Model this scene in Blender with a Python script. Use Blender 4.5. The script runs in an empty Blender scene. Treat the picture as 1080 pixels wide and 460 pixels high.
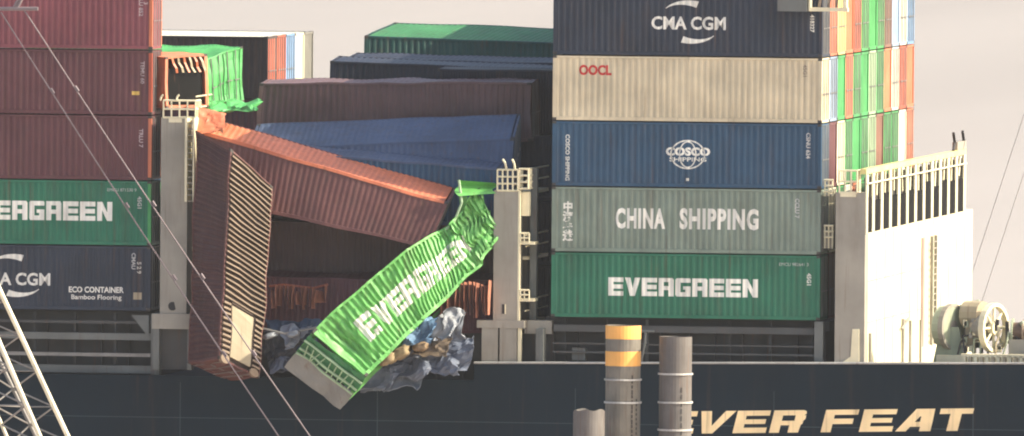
import bpy, bmesh, math, random
from mathutils import Vector, Matrix, noise
random.seed(7)
R = math.radians
SC = bpy.context.scene
COL = SC.collection

# ---------------------------------------------------------------- camera
D = 800.0; S = 23.5; F = S * D              # distance to the ship, picture pixels (1080 wide) per metre, focal length in pixels
AZ, EL, ROLL = R(9.2), R(1.87), -0.0080
ZC = 18.6                                   # height of the picture centre above the water
T = Vector((0, 0, ZC))
CAM = T + D * Vector((math.sin(AZ) * math.cos(EL), -math.cos(AZ) * math.cos(EL), math.sin(EL)))
fw = (T - CAM).normalized(); rt = fw.cross(Vector((0, 0, 1))).normalized(); up = rt.cross(fw)
q = Matrix.Rotation(ROLL, 3, fw)            # small roll, the horizon tips slightly
rt, up = q @ rt, q @ up
cd = bpy.data.cameras.new('camera'); cam = bpy.data.objects.new('camera', cd); COL.objects.link(cam)
m = Matrix((rt, up, -fw)).transposed().to_4x4(); m.translation = CAM; cam.matrix_world = m
cd.sensor_width = 36; cd.lens = 36 * F / 1080; cd.clip_start = 5; cd.clip_end = 60000
SC.camera = cam

def W(px, py, Y=0.0):
    """point of the plane y = Y that the surveyed picture position falls on"""
    d = fw + rt * ((px - 540) / F) - up * ((py - 230) / F)
    return CAM + d * ((Y - CAM.y) / d.y)

# ---------------------------------------------------------------- sky, sun, exposure
SEL, SBE = R(34), R(1.0)
w = bpy.data.worlds.new('World'); SC.world = w; w.use_nodes = True
nt = w.node_tree; bg = nt.nodes['Background']
sk = nt.nodes.new('ShaderNodeTexSky'); sk.sky_type = 'NISHITA'; sk.sun_disc = False
sk.sun_elevation = SEL; sk.sun_rotation = R(90) - SBE; sk.air_density = 1.0; sk.dust_density = 4.0; sk.ozone_density = 1.0
nt.links.new(sk.outputs[0], bg.inputs[0]); bg.inputs[1].default_value = 0.13
sd = bpy.data.lights.new('sun', 'SUN'); so = bpy.data.objects.new('sun', sd); COL.objects.link(so)
sd.energy = 3.9; sd.angle = R(0.5); sd.color = (1.0, 0.90, 0.72)
sv = Vector((math.cos(SEL) * math.cos(SBE), math.cos(SEL) * math.sin(SBE), math.sin(SEL)))
so.rotation_euler = sv.to_track_quat('Z', 'Y').to_euler(); so.location = (60, 0, 80)
SC.view_settings.view_transform = 'Standard'; SC.view_settings.look = 'None'
SC.view_settings.gamma = 1; SC.view_settings.use_curve_mapping = False
SC.view_settings.exposure = 1.15
SC.cycles.filter_width = 2.0             # the soft long-lens picture

# ---------------------------------------------------------------- materials
MATS = {}
def paint(key, col, rough=0.5, dirt=0.35, dcol=(0.09, 0.06, 0.045), scale=1.0, metal=0.0, streak=True, bump=0.0, spec=0.35, runs=0.6):
    if key in MATS: return MATS[key]
    mt = bpy.data.materials.new(key); mt.use_nodes = True; n = mt.node_tree.nodes; l = mt.node_tree.links
    b = n['Principled BSDF']; tc = n.new('ShaderNodeTexCoord')
    b.inputs['Roughness'].default_value = rough; b.inputs['Metallic'].default_value = metal
    b.inputs['Specular IOR Level'].default_value = spec
    geo = n.new('ShaderNodeNewGeometry')
    mp = n.new('ShaderNodeMapping'); mp.inputs['Scale'].default_value = (1.6 * scale, 1.6 * scale, 0.22 * scale if streak else 1.6 * scale)
    l.new(geo.outputs['Position'], mp.inputs[0])
    n1 = n.new('ShaderNodeTexNoise'); n1.inputs['Scale'].default_value = 1.3; n1.inputs['Detail'].default_value = 7; n1.inputs['Roughness'].default_value = 0.65
    l.new(mp.outputs[0], n1.inputs['Vector'])
    r1 = n.new('ShaderNodeValToRGB'); r1.color_ramp.elements[0].position = 0.50; r1.color_ramp.elements[1].position = 0.78
    l.new(n1.outputs[0], r1.inputs[0])
    n2 = n.new('ShaderNodeTexNoise'); n2.inputs['Scale'].default_value = 0.55 * scale; n2.inputs['Detail'].default_value = 4
    l.new(geo.outputs['Position'], n2.inputs['Vector'])
    v = n.new('ShaderNodeMapRange'); v.inputs[1].default_value = 0.3; v.inputs[2].default_value = 0.7; v.inputs[3].default_value = 0.82; v.inputs[4].default_value = 1.16
    l.new(n2.outputs[0], v.inputs[0])
    oi = n.new('ShaderNodeObjectInfo'); vr = n.new('ShaderNodeMapRange'); vr.inputs[3].default_value = 0.94; vr.inputs[4].default_value = 1.06
    l.new(oi.outputs['Random'], vr.inputs[0])
    mm = n.new('ShaderNodeMath'); mm.operation = 'MULTIPLY'; l.new(v.outputs[0], mm.inputs[0]); l.new(vr.outputs[0], mm.inputs[1])
    vm = n.new('ShaderNodeVectorMath'); vm.operation = 'SCALE'; vm.inputs[0].default_value = col; l.new(mm.outputs[0], vm.inputs['Scale'])
    mx = n.new('ShaderNodeMix'); mx.data_type = 'RGBA'; l.new(vm.outputs[0], mx.inputs[6]); mx.inputs[7].default_value = (*dcol, 1)
    k = n.new('ShaderNodeMath'); k.operation = 'MULTIPLY'; k.inputs[1].default_value = dirt; l.new(r1.outputs[0], k.inputs[0]); l.new(k.outputs[0], mx.inputs[0])
    out = mx.outputs[2]
    if streak:
        mp2 = n.new('ShaderNodeMapping'); mp2.inputs['Scale'].default_value = (5.5 * scale, 5.5 * scale, 0.28 * scale); l.new(geo.outputs['Position'], mp2.inputs[0])
        n3 = n.new('ShaderNodeTexNoise'); n3.inputs['Scale'].default_value = 1.0; n3.inputs['Detail'].default_value = 3; l.new(mp2.outputs[0], n3.inputs['Vector'])
        r3 = n.new('ShaderNodeMapRange'); r3.inputs[1].default_value = 0.60; r3.inputs[2].default_value = 0.80; r3.inputs[4].default_value = runs; l.new(n3.outputs[0], r3.inputs[0])
        m3 = n.new('ShaderNodeMix'); m3.data_type = 'RGBA'; l.new(r3.outputs[0], m3.inputs[0]); l.new(out, m3.inputs[6]); m3.inputs[7].default_value = (0.11, 0.055, 0.03, 1); out = m3.outputs[2]
    l.new(out, b.inputs['Base Color'])
    if bump:
        bp = n.new('ShaderNodeBump'); bp.inputs['Strength'].default_value = bump; bp.inputs['Distance'].default_value = 0.25
        l.new(n2.outputs[0], bp.inputs['Height']); l.new(bp.outputs[0], b.inputs['Normal'])
    MATS[key] = mt; return mt

C = dict(
    litred=(.40, .17, .11),  # sunlit brightness of the torn strips put into their colour
    shademaroon=(0.075, 0.033, 0.033), gapbrown=(.075, .05, .05),  # first maroon: shade of the hanging container's side wall painted in
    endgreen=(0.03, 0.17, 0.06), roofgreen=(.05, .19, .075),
    redbrown=(0.125, 0.052, 0.045), dullbrown=(0.145, 0.085, 0.082),
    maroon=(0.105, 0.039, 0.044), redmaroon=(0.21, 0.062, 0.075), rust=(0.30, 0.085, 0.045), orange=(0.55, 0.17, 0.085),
    orangered=(0.42, 0.09, 0.045), green=(0.022, 0.15, 0.085), lime=(0.12, 0.37, 0.09), midgreen=(0.055, 0.27, 0.085),
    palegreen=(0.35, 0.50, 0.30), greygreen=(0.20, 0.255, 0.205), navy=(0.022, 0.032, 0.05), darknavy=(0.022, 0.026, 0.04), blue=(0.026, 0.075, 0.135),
    midblue=(0.075, 0.105, 0.17), bluegrey=(0.24, 0.33, 0.45), skyblue=(0.16, 0.30, 0.50), beige=(0.62, 0.54, 0.37), cream=(0.75, 0.70, 0.48),
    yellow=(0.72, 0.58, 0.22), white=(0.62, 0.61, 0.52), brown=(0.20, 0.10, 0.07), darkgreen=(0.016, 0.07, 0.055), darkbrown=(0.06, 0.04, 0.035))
def P(c, **k): return paint('paint_' + c, C[c], bump=0.5, **k)
M_print = paint('white_print', (0.76, 0.75, 0.67), dirt=0.45, dcol=(0.3, 0.3, 0.26))
M_red = paint('red_print', (0.50, 0.03, 0.03), dirt=0.2)
M_yel = paint('yellow_print', (0.62, 0.42, 0.10), dirt=0.2)
M_ship = paint('ship_grey_white', (0.30, 0.28, 0.23), rough=0.55, dirt=0.35, dcol=(0.12, 0.09, 0.07))
M_shipw = paint('ship_cream_white', (0.72, 0.66, 0.45), runs=.25, rough=0.5, dirt=0.25, dcol=(0.35, 0.22, 0.12))
M_hull = paint('hull_teal', (0.003, 0.012, 0.020), rough=0.6, runs=.22, spec=.15, bump=.3, dirt=0.25, dcol=(0.025, 0.028, 0.028), scale=0.5)
M_deck = paint('deck_grey', (0.055, 0.06, 0.058), rough=0.7)
M_coam = paint('coaming_grey', (0.060, 0.062, 0.060), rough=0.7)
M_coaml = paint('coaming_light', (0.13, 0.14, 0.13), rough=0.6)
M_rod = paint('galvanised', (0.24, 0.235, 0.22), rough=0.45, metal=0.3)
M_shade = paint('recess_shade', (0.008, 0.008, 0.008), rough=0.9, dirt=0, spec=0.1)  # black paint imitating the shade inside openings
M_dark = paint('dark_steel', (0.03, 0.03, 0.03), rough=0.6)
M_cast = paint('casting_steel', (0.05, 0.045, 0.04), rough=0.6)
M_tan = paint('primer_tan', (0.27, 0.205, 0.145), rough=0.7, dirt=0.4)
M_tanl = paint('pale_plate', (0.40, 0.34, 0.23), rough=0.6, dirt=0.25)
M_under = paint('underside_black', (0.06, 0.04, 0.03), rough=0.8)
M_name = paint('name_gold', (0.88, 0.68, 0.37), dirt=0.15, dcol=(0.4, 0.3, 0.2))
M_rope = paint('steel_rope', (0.18, 0.145, 0.15), rough=0.6, dirt=0.2)

# ---------------------------------------------------------------- mesh helpers
class MB:
    def __init__(s): s.v = []; s.f = []
    def box(s, x0, y0, z0, x1, y1, z1, n=1, ax=0):
        """box cut into n lengths along axis ax, so that it can follow a bend"""
        b = len(s.v)
        for i in range(n + 1):
            t = i / n
            if ax == 0: x = x0 + (x1 - x0) * t; ring = [(x, y0, z0), (x, y1, z0), (x, y1, z1), (x, y0, z1)]
            elif ax == 1: y = y0 + (y1 - y0) * t; ring = [(x0, y, z0), (x1, y, z0), (x1, y, z1), (x0, y, z1)]
            else: z = z0 + (z1 - z0) * t; ring = [(x0, y0, z), (x1, y0, z), (x1, y1, z), (x0, y1, z)]
            s.v += ring
        for i in range(n):
            for k in range(4):
                a = b + i * 4 + k; c = b + i * 4 + (k + 1) % 4
                s.f.append((a, c, c + 4, a + 4))
        s.f.append((b, b + 1, b + 2, b + 3)); e = b + n * 4; s.f.append((e, e + 1, e + 2, e + 3)); return s
    def bar(s, p, q_, r, k=6, r2=None):
        p = Vector(p); q_ = Vector(q_); d = (q_ - p).normalized()
        a = d.cross(Vector((0, 0, 1)) if abs(d.z) < 0.9 else Vector((1, 0, 0))).normalized(); c = d.cross(a)
        b = len(s.v)
        for pt, rr in ((p, r), (q_, r if r2 is None else r2)):
            for i in range(k):
                t = 2 * math.pi * (i + 0.5) / k; s.v.append(tuple(pt + (a * math.cos(t) + c * math.sin(t)) * rr))
        for i in range(k): s.f.append((b + i, b + (i + 1) % k, b + k + (i + 1) % k, b + k + i))
        s.f.append(tuple(range(b, b + k))); s.f.append(tuple(range(b + k, b + 2 * k))); return s
    def grid(s, pts):
        """pts[i][j] rows of points"""
        b = len(s.v); nj = len(pts[0])
        for row in pts: s.v += [tuple(p) for p in row]
        for i in range(len(pts) - 1):
            for j in range(nj - 1):
                a = b + i * nj + j; s.f.append((a, a + 1, a + nj + 1, a + nj))
        return s
    def tube(s, pts, r, k=6):
        for a, c in zip(pts[:-1], pts[1:]): s.bar(a, c, r, k)
        return s
    def poly(s, pts):
        b = len(s.v); s.v += [tuple(p) for p in pts]; s.f.append(tuple(range(b, b + len(pts)))); return s
    def mesh(s, name):
        me = bpy.data.meshes.new(name); me.from_pydata([tuple(v) for v in s.v], [], s.f)
        bm = bmesh.new(); bm.from_mesh(me); bmesh.ops.recalc_face_normals(bm, faces=bm.faces); bm.to_mesh(me); bm.free()
        return me

def link(name, me, mat, parent=None, mats=None):
    o = bpy.data.objects.new(name, me); COL.objects.link(o)
    if not me.materials: me.materials.append(mat)
    if me.materials[0] != mat:
        o.material_slots[0].link = 'OBJECT'; o.material_slots[0].material = mat
    if parent: o.parent = parent
    return o
def root(name, label, cat, loc=(0, 0, 0), group=None, rot=None):
    o = bpy.data.objects.new(name, None); COL.objects.link(o); o.location = loc; o.empty_display_size = 0.3
    if rot: o.rotation_euler = rot
    o['label'] = label; o['category'] = cat
    if group: o['group'] = group
    return o
def part(name, mb, mat, parent, world=True):
    """mb holds world positions; the part is stored relative to its thing"""
    off = Vector((0, 0, 0))
    if world:
        p = parent
        while p: off += p.location; p = p.parent
        mb.v = [tuple(Vector(v) - off) for v in mb.v]
    return link(name, mb.mesh(name), mat, parent)
def struct(name, mb, mat):
    o = link(name, mb.mesh(name), mat); o['kind'] = 'structure'; return o

# ---------------------------------------------------------------- water
me = bpy.data.materials.new('harbour_water'); me.use_nodes = True; n = me.node_tree.nodes; l = me.node_tree.links
b = n['Principled BSDF']; b.inputs['Base Color'].default_value = (0.43, 0.36, 0.29, 1); b.inputs['Roughness'].default_value = 0.14; b.inputs['IOR'].default_value = 1.33
geo = n.new('ShaderNodeNewGeometry'); mp = n.new('ShaderNodeMapping'); mp.inputs['Scale'].default_value = (0.03, 0.006, 1); l.new(geo.outputs['Position'], mp.inputs[0])
nn = n.new('ShaderNodeTexNoise'); nn.inputs['Scale'].default_value = 1.0; nn.inputs['Detail'].default_value = 4; nn.inputs['Roughness'].default_value = 0.55; l.new(mp.outputs[0], nn.inputs['Vector'])
bp = n.new('ShaderNodeBump'); bp.inputs['Strength'].default_value = 0.12; bp.inputs['Distance'].default_value = 1.0; l.new(nn.outputs[0], bp.inputs['Height']); l.new(bp.outputs[0], b.inputs['Normal'])
n4 = n.new('ShaderNodeTexNoise'); n4.inputs['Scale'].default_value = 1.0; n4.inputs['Detail'].default_value = 5; mp4 = n.new('ShaderNodeMapping'); mp4.inputs["Scale"].default_value = (.022, .0011, 1)
l.new(geo.outputs['Position'], mp4.inputs[0]); l.new(mp4.outputs[0], n4.inputs['Vector'])
c4 = n.new('ShaderNodeValToRGB'); c4.color_ramp.elements[0].position = .35; c4.color_ramp.elements[0].color = (.50, .41, .365, 1); c4.color_ramp.elements[1].position = .65; c4.color_ramp.elements[1].color = (.57, .475, .425, 1)
l.new(n4.outputs[0], c4.inputs[0]); l.new(c4.outputs[0], b.inputs['Base Color'])
wm = MB(); wm.grid([[(-12000 + 2400 * i, -3000 + 2700 * j, 0) for j in range(11)] for i in range(11)])
struct('water', wm, me)

# ---------------------------------------------------------------- letters
BLOCK = {
 'E': [[(0,0),(.34,0),(.34,1),(0,1)], [(.34,0),(1,0),(1,.25),(.34,.25)], [(.34,.38),(.97,.38),(.97,.62),(.34,.62)], [(.34,.75),(1,.75),(1,1),(.34,1)]],
 'R': [[(0,0),(.34,0),(.34,1),(0,1)], [(.34,.78),(.66,.78),(.66,1),(.34,1)], [(.34,.34),(.66,.34),(.66,.56),(.34,.56)], [(.66,0),(1,0),(1,.9),(.92,1),(.66,1)]],
 'G': [[(0,.08),(.08,0),(.34,0),(.34,1),(.08,1),(0,.92)], [(.34,.76),(1,.76),(1,.95),(.94,1),(.34,1)], [(.34,0),(.66,0),(.66,.24),(.34,.24)], [(.66,0),(1,0),(1,.56),(.66,.56)], [(.5,.38),(.66,.38),(.66,.56),(.5,.56)]],
 'N': [[(0,0),(.33,0),(.33,1),(0,1)], [(.67,0),(1,0),(1,1),(.67,1)], [(.33,1),(.33,.55),(.67,0),(.67,.45)]],
 'V': [[(0,1),(.36,1),(.5,.42),(.5,0),(.34,0)], [(1,1),(.64,1),(.5,.42),(.5,0),(.66,0)]]}
ITAL = {
 'E': [[(0,0),(.3,0),(.3,1),(0,1)], [(.3,0),(1,0),(1,.24),(.3,.24)], [(.3,.4),(.92,.4),(.92,.61),(.3,.61)], [(.3,.77),(1,.77),(1,1),(.3,1)]],
 'F': [[(0,0),(.3,0),(.3,1),(0,1)], [(.3,.36),(.9,.36),(.9,.6),(.3,.6)], [(.3,.77),(1,.77),(1,1),(.3,1)]],
 'V': [[(0,1),(.32,1),(.42,.34),(.42,0),(.18,0)], [(.42,0),(.5,0),(1.06,1),(.74,1),(.42,.34)]],
 'R': [[(0,0),(.3,0),(.3,1),(0,1)], [(.3,.77),(.94,.77),(1,.84),(.98,.95),(.9,1),(.3,1)], [(.68,.53),(.95,.53),(1,.6),(1,.77),(.68,.77)], [(.3,.33),(.9,.33),(.95,.4),(.95,.53),(.3,.53)], [(.56,0),(.88,0),(.9,.33),(.56,.33)]],
 'A': [[(-.06,0),(.26,0),(.58,.66),(.58,1),(.42,1)], [(.66,0),(1,0),(1,.2),(.66,.2)], [(.357,.2),(1,.2),(1,.42),(.464,.42)], [(.62,.42),(1,.42),(.98,1),(.62,1)], [(.58,.66),(.62,.66),(.62,1),(.58,1)]],
 'T': [[(0,.76),(1,.76),(1,1),(0,1)], [(.33,0),(.67,0),(.67,.76),(.33,.76)]]}
def block_text(word, x, z, h, pitch, wid, font=BLOCK, shear=0.0):
    """polygons [(x,z)...] of a word"""
    out = []
    for i, c in enumerate(word):
        if c == ' ': continue
        for pl in font[c]:
            out.append([(x + i * pitch + (a * wid) + shear * b_ * h, z + b_ * h) for a, b_ in pl])
    return out
def font_text(body, x, z, size, sx=1.0, bold=0.0, vertical=False, align='CENTER', spacing=1.0):
    cu = bpy.data.curves.new('t', 'FONT'); cu.body = body; cu.size = size; cu.offset = bold; cu.align_x = align; cu.resolution_u = 3
    cu.space_character = spacing; cu.space_line = 0.86
    o = bpy.data.objects.new('t', cu); COL.objects.link(o)
    me_ = bpy.data.meshes.new_from_object(o.evaluated_get(bpy.context.evaluated_depsgraph_get()))
    out = []
    for p in me_.polygons:
        pts = [me_.vertices[i].co for i in p.vertices]
        out.append([(x + v.x * sx, z + v.y) for v in pts] if not vertical else [(x + v.y, z - v.x * sx) for v in pts])
    bpy.data.objects.remove(o); bpy.data.curves.remove(cu); bpy.data.meshes.remove(me_)
    return out
def fit(body, Xs, Zf, px0, y0, px1, y1, bold=.03, spacing=1.0):
    """lettering fitted to the surveyed rectangle of a front wall"""
    pl = font_text(body, 0, 0, 1.0, bold=bold, spacing=spacing)
    A, B_ = W(px0, y1, 0), W(px1, y0, 0); mid = W((px0 + px1) / 2, (y0 + y1) / 2, 0).z
    hgt = (y1 - y0) / S; xs = [p[0] for q_ in pl for p in q_]; zs_ = [p[1] for q_ in pl for p in q_]
    kx = (B_.x - A.x) / (max(xs) - min(xs)); kz = hgt / (max(zs_) - min(zs_))
    return [[(A.x - Xs + (x - min(xs)) * kx, mid - hgt / 2 - Zf + (z - min(zs_)) * kz) for x, z in q_] for q_ in pl]
def ring(cx, cz, rx, rz, t, n=28, a0=0, a1=360, taper=False, rot=0):
    out = []
    for i in range(n):
        aa = [R(a0 + (a1 - a0) * (i + k) / n) for k in (0, 1)]
        tt = [t * (math.sin(math.pi * (i + k + 0.3) / (n + 0.6)) if taper == 2 else (1 - (i + k) / n) + .12 if taper else 1) for k in (0, 1)]
        pts = [(cx + rx * math.cos(aa[0]), cz + rz * math.sin(aa[0])), (cx + rx * math.cos(aa[1]), cz + rz * math.sin(aa[1])),
               (cx + (rx - tt[1]) * math.cos(aa[1]), cz + (rz - tt[1]) * math.sin(aa[1])), (cx + (rx - tt[0]) * math.cos(aa[0]), cz + (rz - tt[0]) * math.sin(aa[0]))]
        out.append(pts)
    return out

# ---------------------------------------------------------------- the shipping container, local metres: x length, y depth, z height
L, WD, H = 12.19, 2.44, 2.896
NR = 42; X0, X1 = 0.14, L - 0.14; PIT = (X1 - X0) / NR; DEP = 0.036
FR = [(0, 0), (.30, 0), (.47, 1), (.80, 1), (.97, 0)]
def rib(x):
    if x <= X0 or x >= X1: return 0.0
    t = ((x - X0) / PIT) % 1.0
    for (a, u), (b_, v) in zip(FR, FR[1:] + [(1.0, 0)]):
        if a <= t <= b_: return DEP * (u + (v - u) * (t - a) / max(b_ - a, 1e-6))
    return 0.0
RX = [X0 + (i + f) * PIT for i in range(NR) for f, _ in FR] + [X1]
ZB, ZT = 0.16, H - 0.11
def m_side(y, sgn, nz=1, k=1.0):
    g = MB(); g.grid([[(x, y + sgn * (0.014 + k * rib(x)), ZB + (ZT - ZB) * j / nz) for j in range(nz + 1)] for x in RX]); return g
def m_roof(nz=1):
    g = MB(); n_ = 44; pts = []
    for i in range(n_):
        for f, d in ((.1, 0), (.3, 1), (.6, 1), (.8, 0)):
            x = 0.12 + (i + f) * (L - 0.24) / n_
            pts.append([(x, 0.06 + (WD - 0.12) * j / nz, H - 0.035 + 0.022 * d) for j in range(nz + 1)])
    g.grid(pts); return g
def m_endwall(x, sgn, nz=1):
    g = MB(); pts = []
    for i in range(9):
        for f, d in ((0, 0), (.3, 0), (.48, 1), (.8, 1)):
            yy = 0.16 + (i + f) * (WD - 0.32) / 9
            pts.append([(x + sgn * (0.02 + 0.045 * d), yy, ZB + (ZT - ZB) * j / nz) for j in range(nz + 1)])
    g.grid(pts); return g
def bolt_on(polys, fold=True, y=-0.004, zs=None, k=1.0):
    """flat print laid on the ribs: cut at every fold of the sheet and set into it"""
    bm = bmesh.new()
    for pl in polys:
        try: bm.faces.new([bm.verts.new((p[0], 0, p[1])) for p in pl])
        except ValueError: pass
    if fold and bm.verts:
        a = min(v.co.x for v in bm.verts); c = max(v.co.x for v in bm.verts)
        for x in RX:
            if a < x < c: bmesh.ops.bisect_plane(bm, geom=bm.verts[:] + bm.edges[:] + bm.faces[:], plane_co=(x, 0, 0), plane_no=(1, 0, 0), dist=1e-5)
    if zs:
        for z in zs: bmesh.ops.bisect_plane(bm, geom=bm.verts[:] + bm.edges[:] + bm.faces[:], plane_co=(0, 0, z), plane_no=(0, 0, 1), dist=1e-5)
    g = MB()
    for v in bm.verts: g.v.append((v.co.x, (0.014 + k * rib(v.co.x) if fold else 0) + y, v.co.z))
    bm.verts.index_update(); g.f = [tuple(v.index for v in f.verts) for f in bm.faces]; bm.free()
    return g
def m_rails(nx=1):
    g = MB()
    for y0 in (0.0, WD - 0.07):
        g.box(0.17, y0, 0.0, L - 0.17, y0 + 0.07, ZB, nx); g.box(0.17, y0, ZT, L - 0.17, y0 + 0.07, H - 0.012, nx)
    for x0 in (0.0, L - 0.1):
        g.box(x0, 0.16, 0.0, x0 + 0.1, WD - 0.16, ZB, 4, 1); g.box(x0, 0.16, ZT, x0 + 0.1, WD - 0.16, H - 0.012, 4, 1)
    return g
def m_post(nz=1): return MB().box(0, 0, 0.118, 0.15, 0.15, H - 0.118, nz, 2)
def m_casting(): return MB().box(0, 0, 0, 0.178, 0.162, 0.118)
def m_door(y0, y1, nz=1):
    g = MB(); n_ = 3
    pts = []
    for i in range(n_):
        for f, d in ((.05, 0), (.2, 1), (.8, 1), (.95, 0)):
            pts.append([(L - 0.03 - 0.025 * d, y0 + (y1 - y0) * (i + f) / n_, ZB + (ZT - ZB) * j / nz) for j in range(nz + 1)])
    g.grid(pts); return g
def m_lockrod(y): 
    g = MB().bar((L + 0.012, y, ZB - 0.05), (L + 0.012, y, ZT + 0.05), 0.024, 6)
    g.box(L - 0.01, y - 0.05, 1.25, L + 0.03, y + 0.28, 1.3); return g
SH = {}
def shared(key, fn):
    if key not in SH: SH[key] = fn().mesh(key)
    return SH[key]
POSTS = [(0, 0), (0, 1), (1, 0), (1, 1)]
def container(name, label, col, loc, group=None, rot=None, doors=True, prints=(), roof=None, post=None, cat='container', endc=None):
    """intact container; loc is the lower front corner at its left end"""
    r_ = root(name, label, cat, loc, group, rot); mt = P(col); rf = P(roof) if roof else mt
    link('side_wall', shared('side_front', lambda: m_side(0, 1)), mt, r_); link('side_wall', shared('side_rear', lambda: m_side(WD, -1)), mt, r_)
    link('roof', shared('roof', m_roof), rf, r_); link('rail_frame', shared('rails', m_rails), mt, r_)
    link('end_wall', shared('endwall', lambda: m_endwall(0, 1)), mt, r_)
    link('floor', shared('floor', lambda: MB().box(0.1, 0.07, 0.1, L - 0.1, WD - 0.07, 0.15)), M_under, r_)
    if doors:
        for i, (a, c) in enumerate(((0.15, 1.21), (1.23, 2.29))):
            d = link('door', shared('door%d' % i, lambda: m_door(a, c)), P(endc) if endc else mt, r_)
            for k, y in enumerate((a + 0.25, a + 0.75)): link('lock_rod', shared('rod%d%d' % (i, k), lambda: m_lockrod(y)), M_rod, d)
    else: link('end_wall', shared('endwall2', lambda: m_endwall(L, -1)), mt, r_)
    for (i, j) in POSTS:
        o = link('corner_post', shared('post', m_post), P(post) if post else mt, r_); o.location = (i * (L - 0.15), j * (WD - 0.15), 0)
        for k in (0, 1):
            o = link('corner_casting', shared('casting', m_casting), M_cast, r_); o.location = (i * (L - 0.178) + (i * 2 - 1) * 0.003, j * (WD - 0.162) + (j * 2 - 1) * 0.003, k * (H - 0.118))
    for (nm, pl, pm) in prints: link(nm, bolt_on(pl).mesh(nm), pm, r_)
    return r_

def hexmap(p):
    """p[(i,j,k)] corner positions -> map from local metres"""
    def f(v):
        u, a, c = v[0] / L, v[1] / WD, v[2] / H
        out = Vector((0, 0, 0))
        for i in (0, 1):
            for j in (0, 1):
                for k in (0, 1):
                    out += p[(i, j, k)] * ((u if i else 1 - u) * (a if j else 1 - a) * (c if k else 1 - c))
        return out
    return f
def face_corners(bl, br, tr, tl, back, back2=None):
    """four corners of the front side (left-bottom, right-bottom, right-top, left-top) and the vector to the rear side"""
    back = Vector(back); b2 = Vector(back2) if back2 else back
    return {(0,0,0): bl, (1,0,0): br, (1,0,1): tr, (0,0,1): tl, (0,1,0): bl + back, (1,1,0): br + b2, (1,1,1): tr + b2, (0,1,1): tl + back}
def crumple(f, amp, freq, seed):
    def g(v):
        p = f(v); s_ = Vector((seed * 7.1, seed * 3.3, seed)); return p + noise.noise_vector(p * freq + s_) * amp
    return g
def wreck(name, label, col, f, group=None, prints=(), skip=(), roof=None, extra=None, nx=24, nz=6, sidecol=None, cat='container', ribk=1.0):
    """damaged container: the same parts as an intact one, bent through the map f"""
    base = f((L / 2, WD / 2, 0)); r_ = root(name, label, cat, base, group); mt = P(col)
    def add(nm, g, mat, par=r_):
        g.v = [tuple(f(v)) for v in g.v]; return part(nm, g, mat, par)
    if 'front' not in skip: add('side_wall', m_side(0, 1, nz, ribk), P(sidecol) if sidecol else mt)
    if 'rear' not in skip: add('side_wall', m_side(WD, -1, nz), mt)
    if 'roof' not in skip: add('roof', m_roof(4), P(roof) if roof else mt)
    add('rail_frame', m_rails(nx), mt)
    if 'floor' not in skip: add('floor', MB().box(0.1, 0.07, 0.1, L - 0.1, WD - 0.07, 0.15, nx), M_under)
    if 'left' not in skip: add('end_wall', m_endwall(0, 1, nz), mt)
    if 'right' not in skip:
        for (a, c) in ((0.15, 1.21), (1.23, 2.29)):
            d = add('door', m_door(a, c, nz), mt)
            for y in (a + 0.25, a + 0.75): add('lock_rod', m_lockrod(y), M_rod, d)
    for (i, j) in POSTS:
        g = m_post(4); g.v = [(x + i * (L - 0.15), y + j * (WD - 0.15), z) for x, y, z in g.v]; add('corner_post', g, mt)
        for k in (0, 1):
            g = m_casting(); g.v = [(x + i * (L - 0.178) + (i * 2 - 1) * .003, y + j * (WD - 0.162) + (j * 2 - 1) * .003, z + k * (H - 0.118)) for x, y, z in g.v]; add('corner_casting', g, M_cast)
    for (nm, g, pm) in prints: add(nm, g, pm)
    if extra: extra(add, r_)
    return r_

# ---------------------------------------------------------------- stacks
XR = W(867, 60, 0).x - L; XM = W(514, 60, 0).x - L; XL = W(160.5, 50, 0).x - L
LZ = [W(867, y, 0).z for y in (60.5, 129.5, 199, 268, 337)]        # floors of the layers, top one first
ZH = LZ[0] - LZ[1]
LZ = [LZ[0] - i * 2.945 for i in range(5)]
Z0 = LZ[0] + 2.945                                                  # floor of the layer above the picture
PY = 2.5
def cx(px, ppx0): return (px - ppx0) / (S * math.cos(AZ))           # metres along a side from its left edge
def czz(dpx): return dpx / S
def everg(x, z=0.98): return block_text('EVERGREEN', x, z, 0.86, 0.778, 0.70)
def swoosh(x): return [('swoosh', ring(x, 1.80, 1.2, .68, .27, 14, 68, 152, taper=True), M_print), ('swoosh', ring(x + .1, 1.22, 1.2, .68, .27, 14, 248, 332, taper=True), M_print)]
small = lambda x, z, t='CMAU 418327 6': font_text(t, x, z, 0.26, vertical=True, align='LEFT', bold=0.008)
cma = lambda x, z: font_text('CMA CGM', x, z, 0.92, sx=1.0, bold=0.035)
ends = ['grey', 'orange', 'yellow']
ROWC = [
 ['navy', 'orange', 'yellow', 'orange', 'orangered', 'green2', 'green2', 'green2', 'brown', 'bluegrey', 'white', 'skyblue'],
 ['beige', 'bluegrey', 'midgreen', 'orange', 'midgreen', 'midgreen', 'palegreen', 'midgreen', 'orange', 'white', 'orangered', 'orange'],
 ['blue', 'maroon', 'cream', 'midgreen', 'midgreen', 'midgreen', 'palegreen', 'brown', 'midgreen', 'midgreen', 'white', 'orange'],
 ['greygreen', 'cream', 'midgreen', 'white', 'orange', 'midgreen'],
 ['green', 'brown', 'orange']]
C['green2'] = (0.06, 0.29, 0.085)
CN = dict(navy='dark navy', orange='orange', yellow='yellow cream', orangered='red orange', green2='bright green', brown='brown', bluegrey='pale blue grey', white='white',
          skyblue='sky blue', midgreen='green', palegreen='pale green', cream='cream', maroon='maroon', blue='blue', beige='beige', greygreen='grey green', green='dark green')
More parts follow.
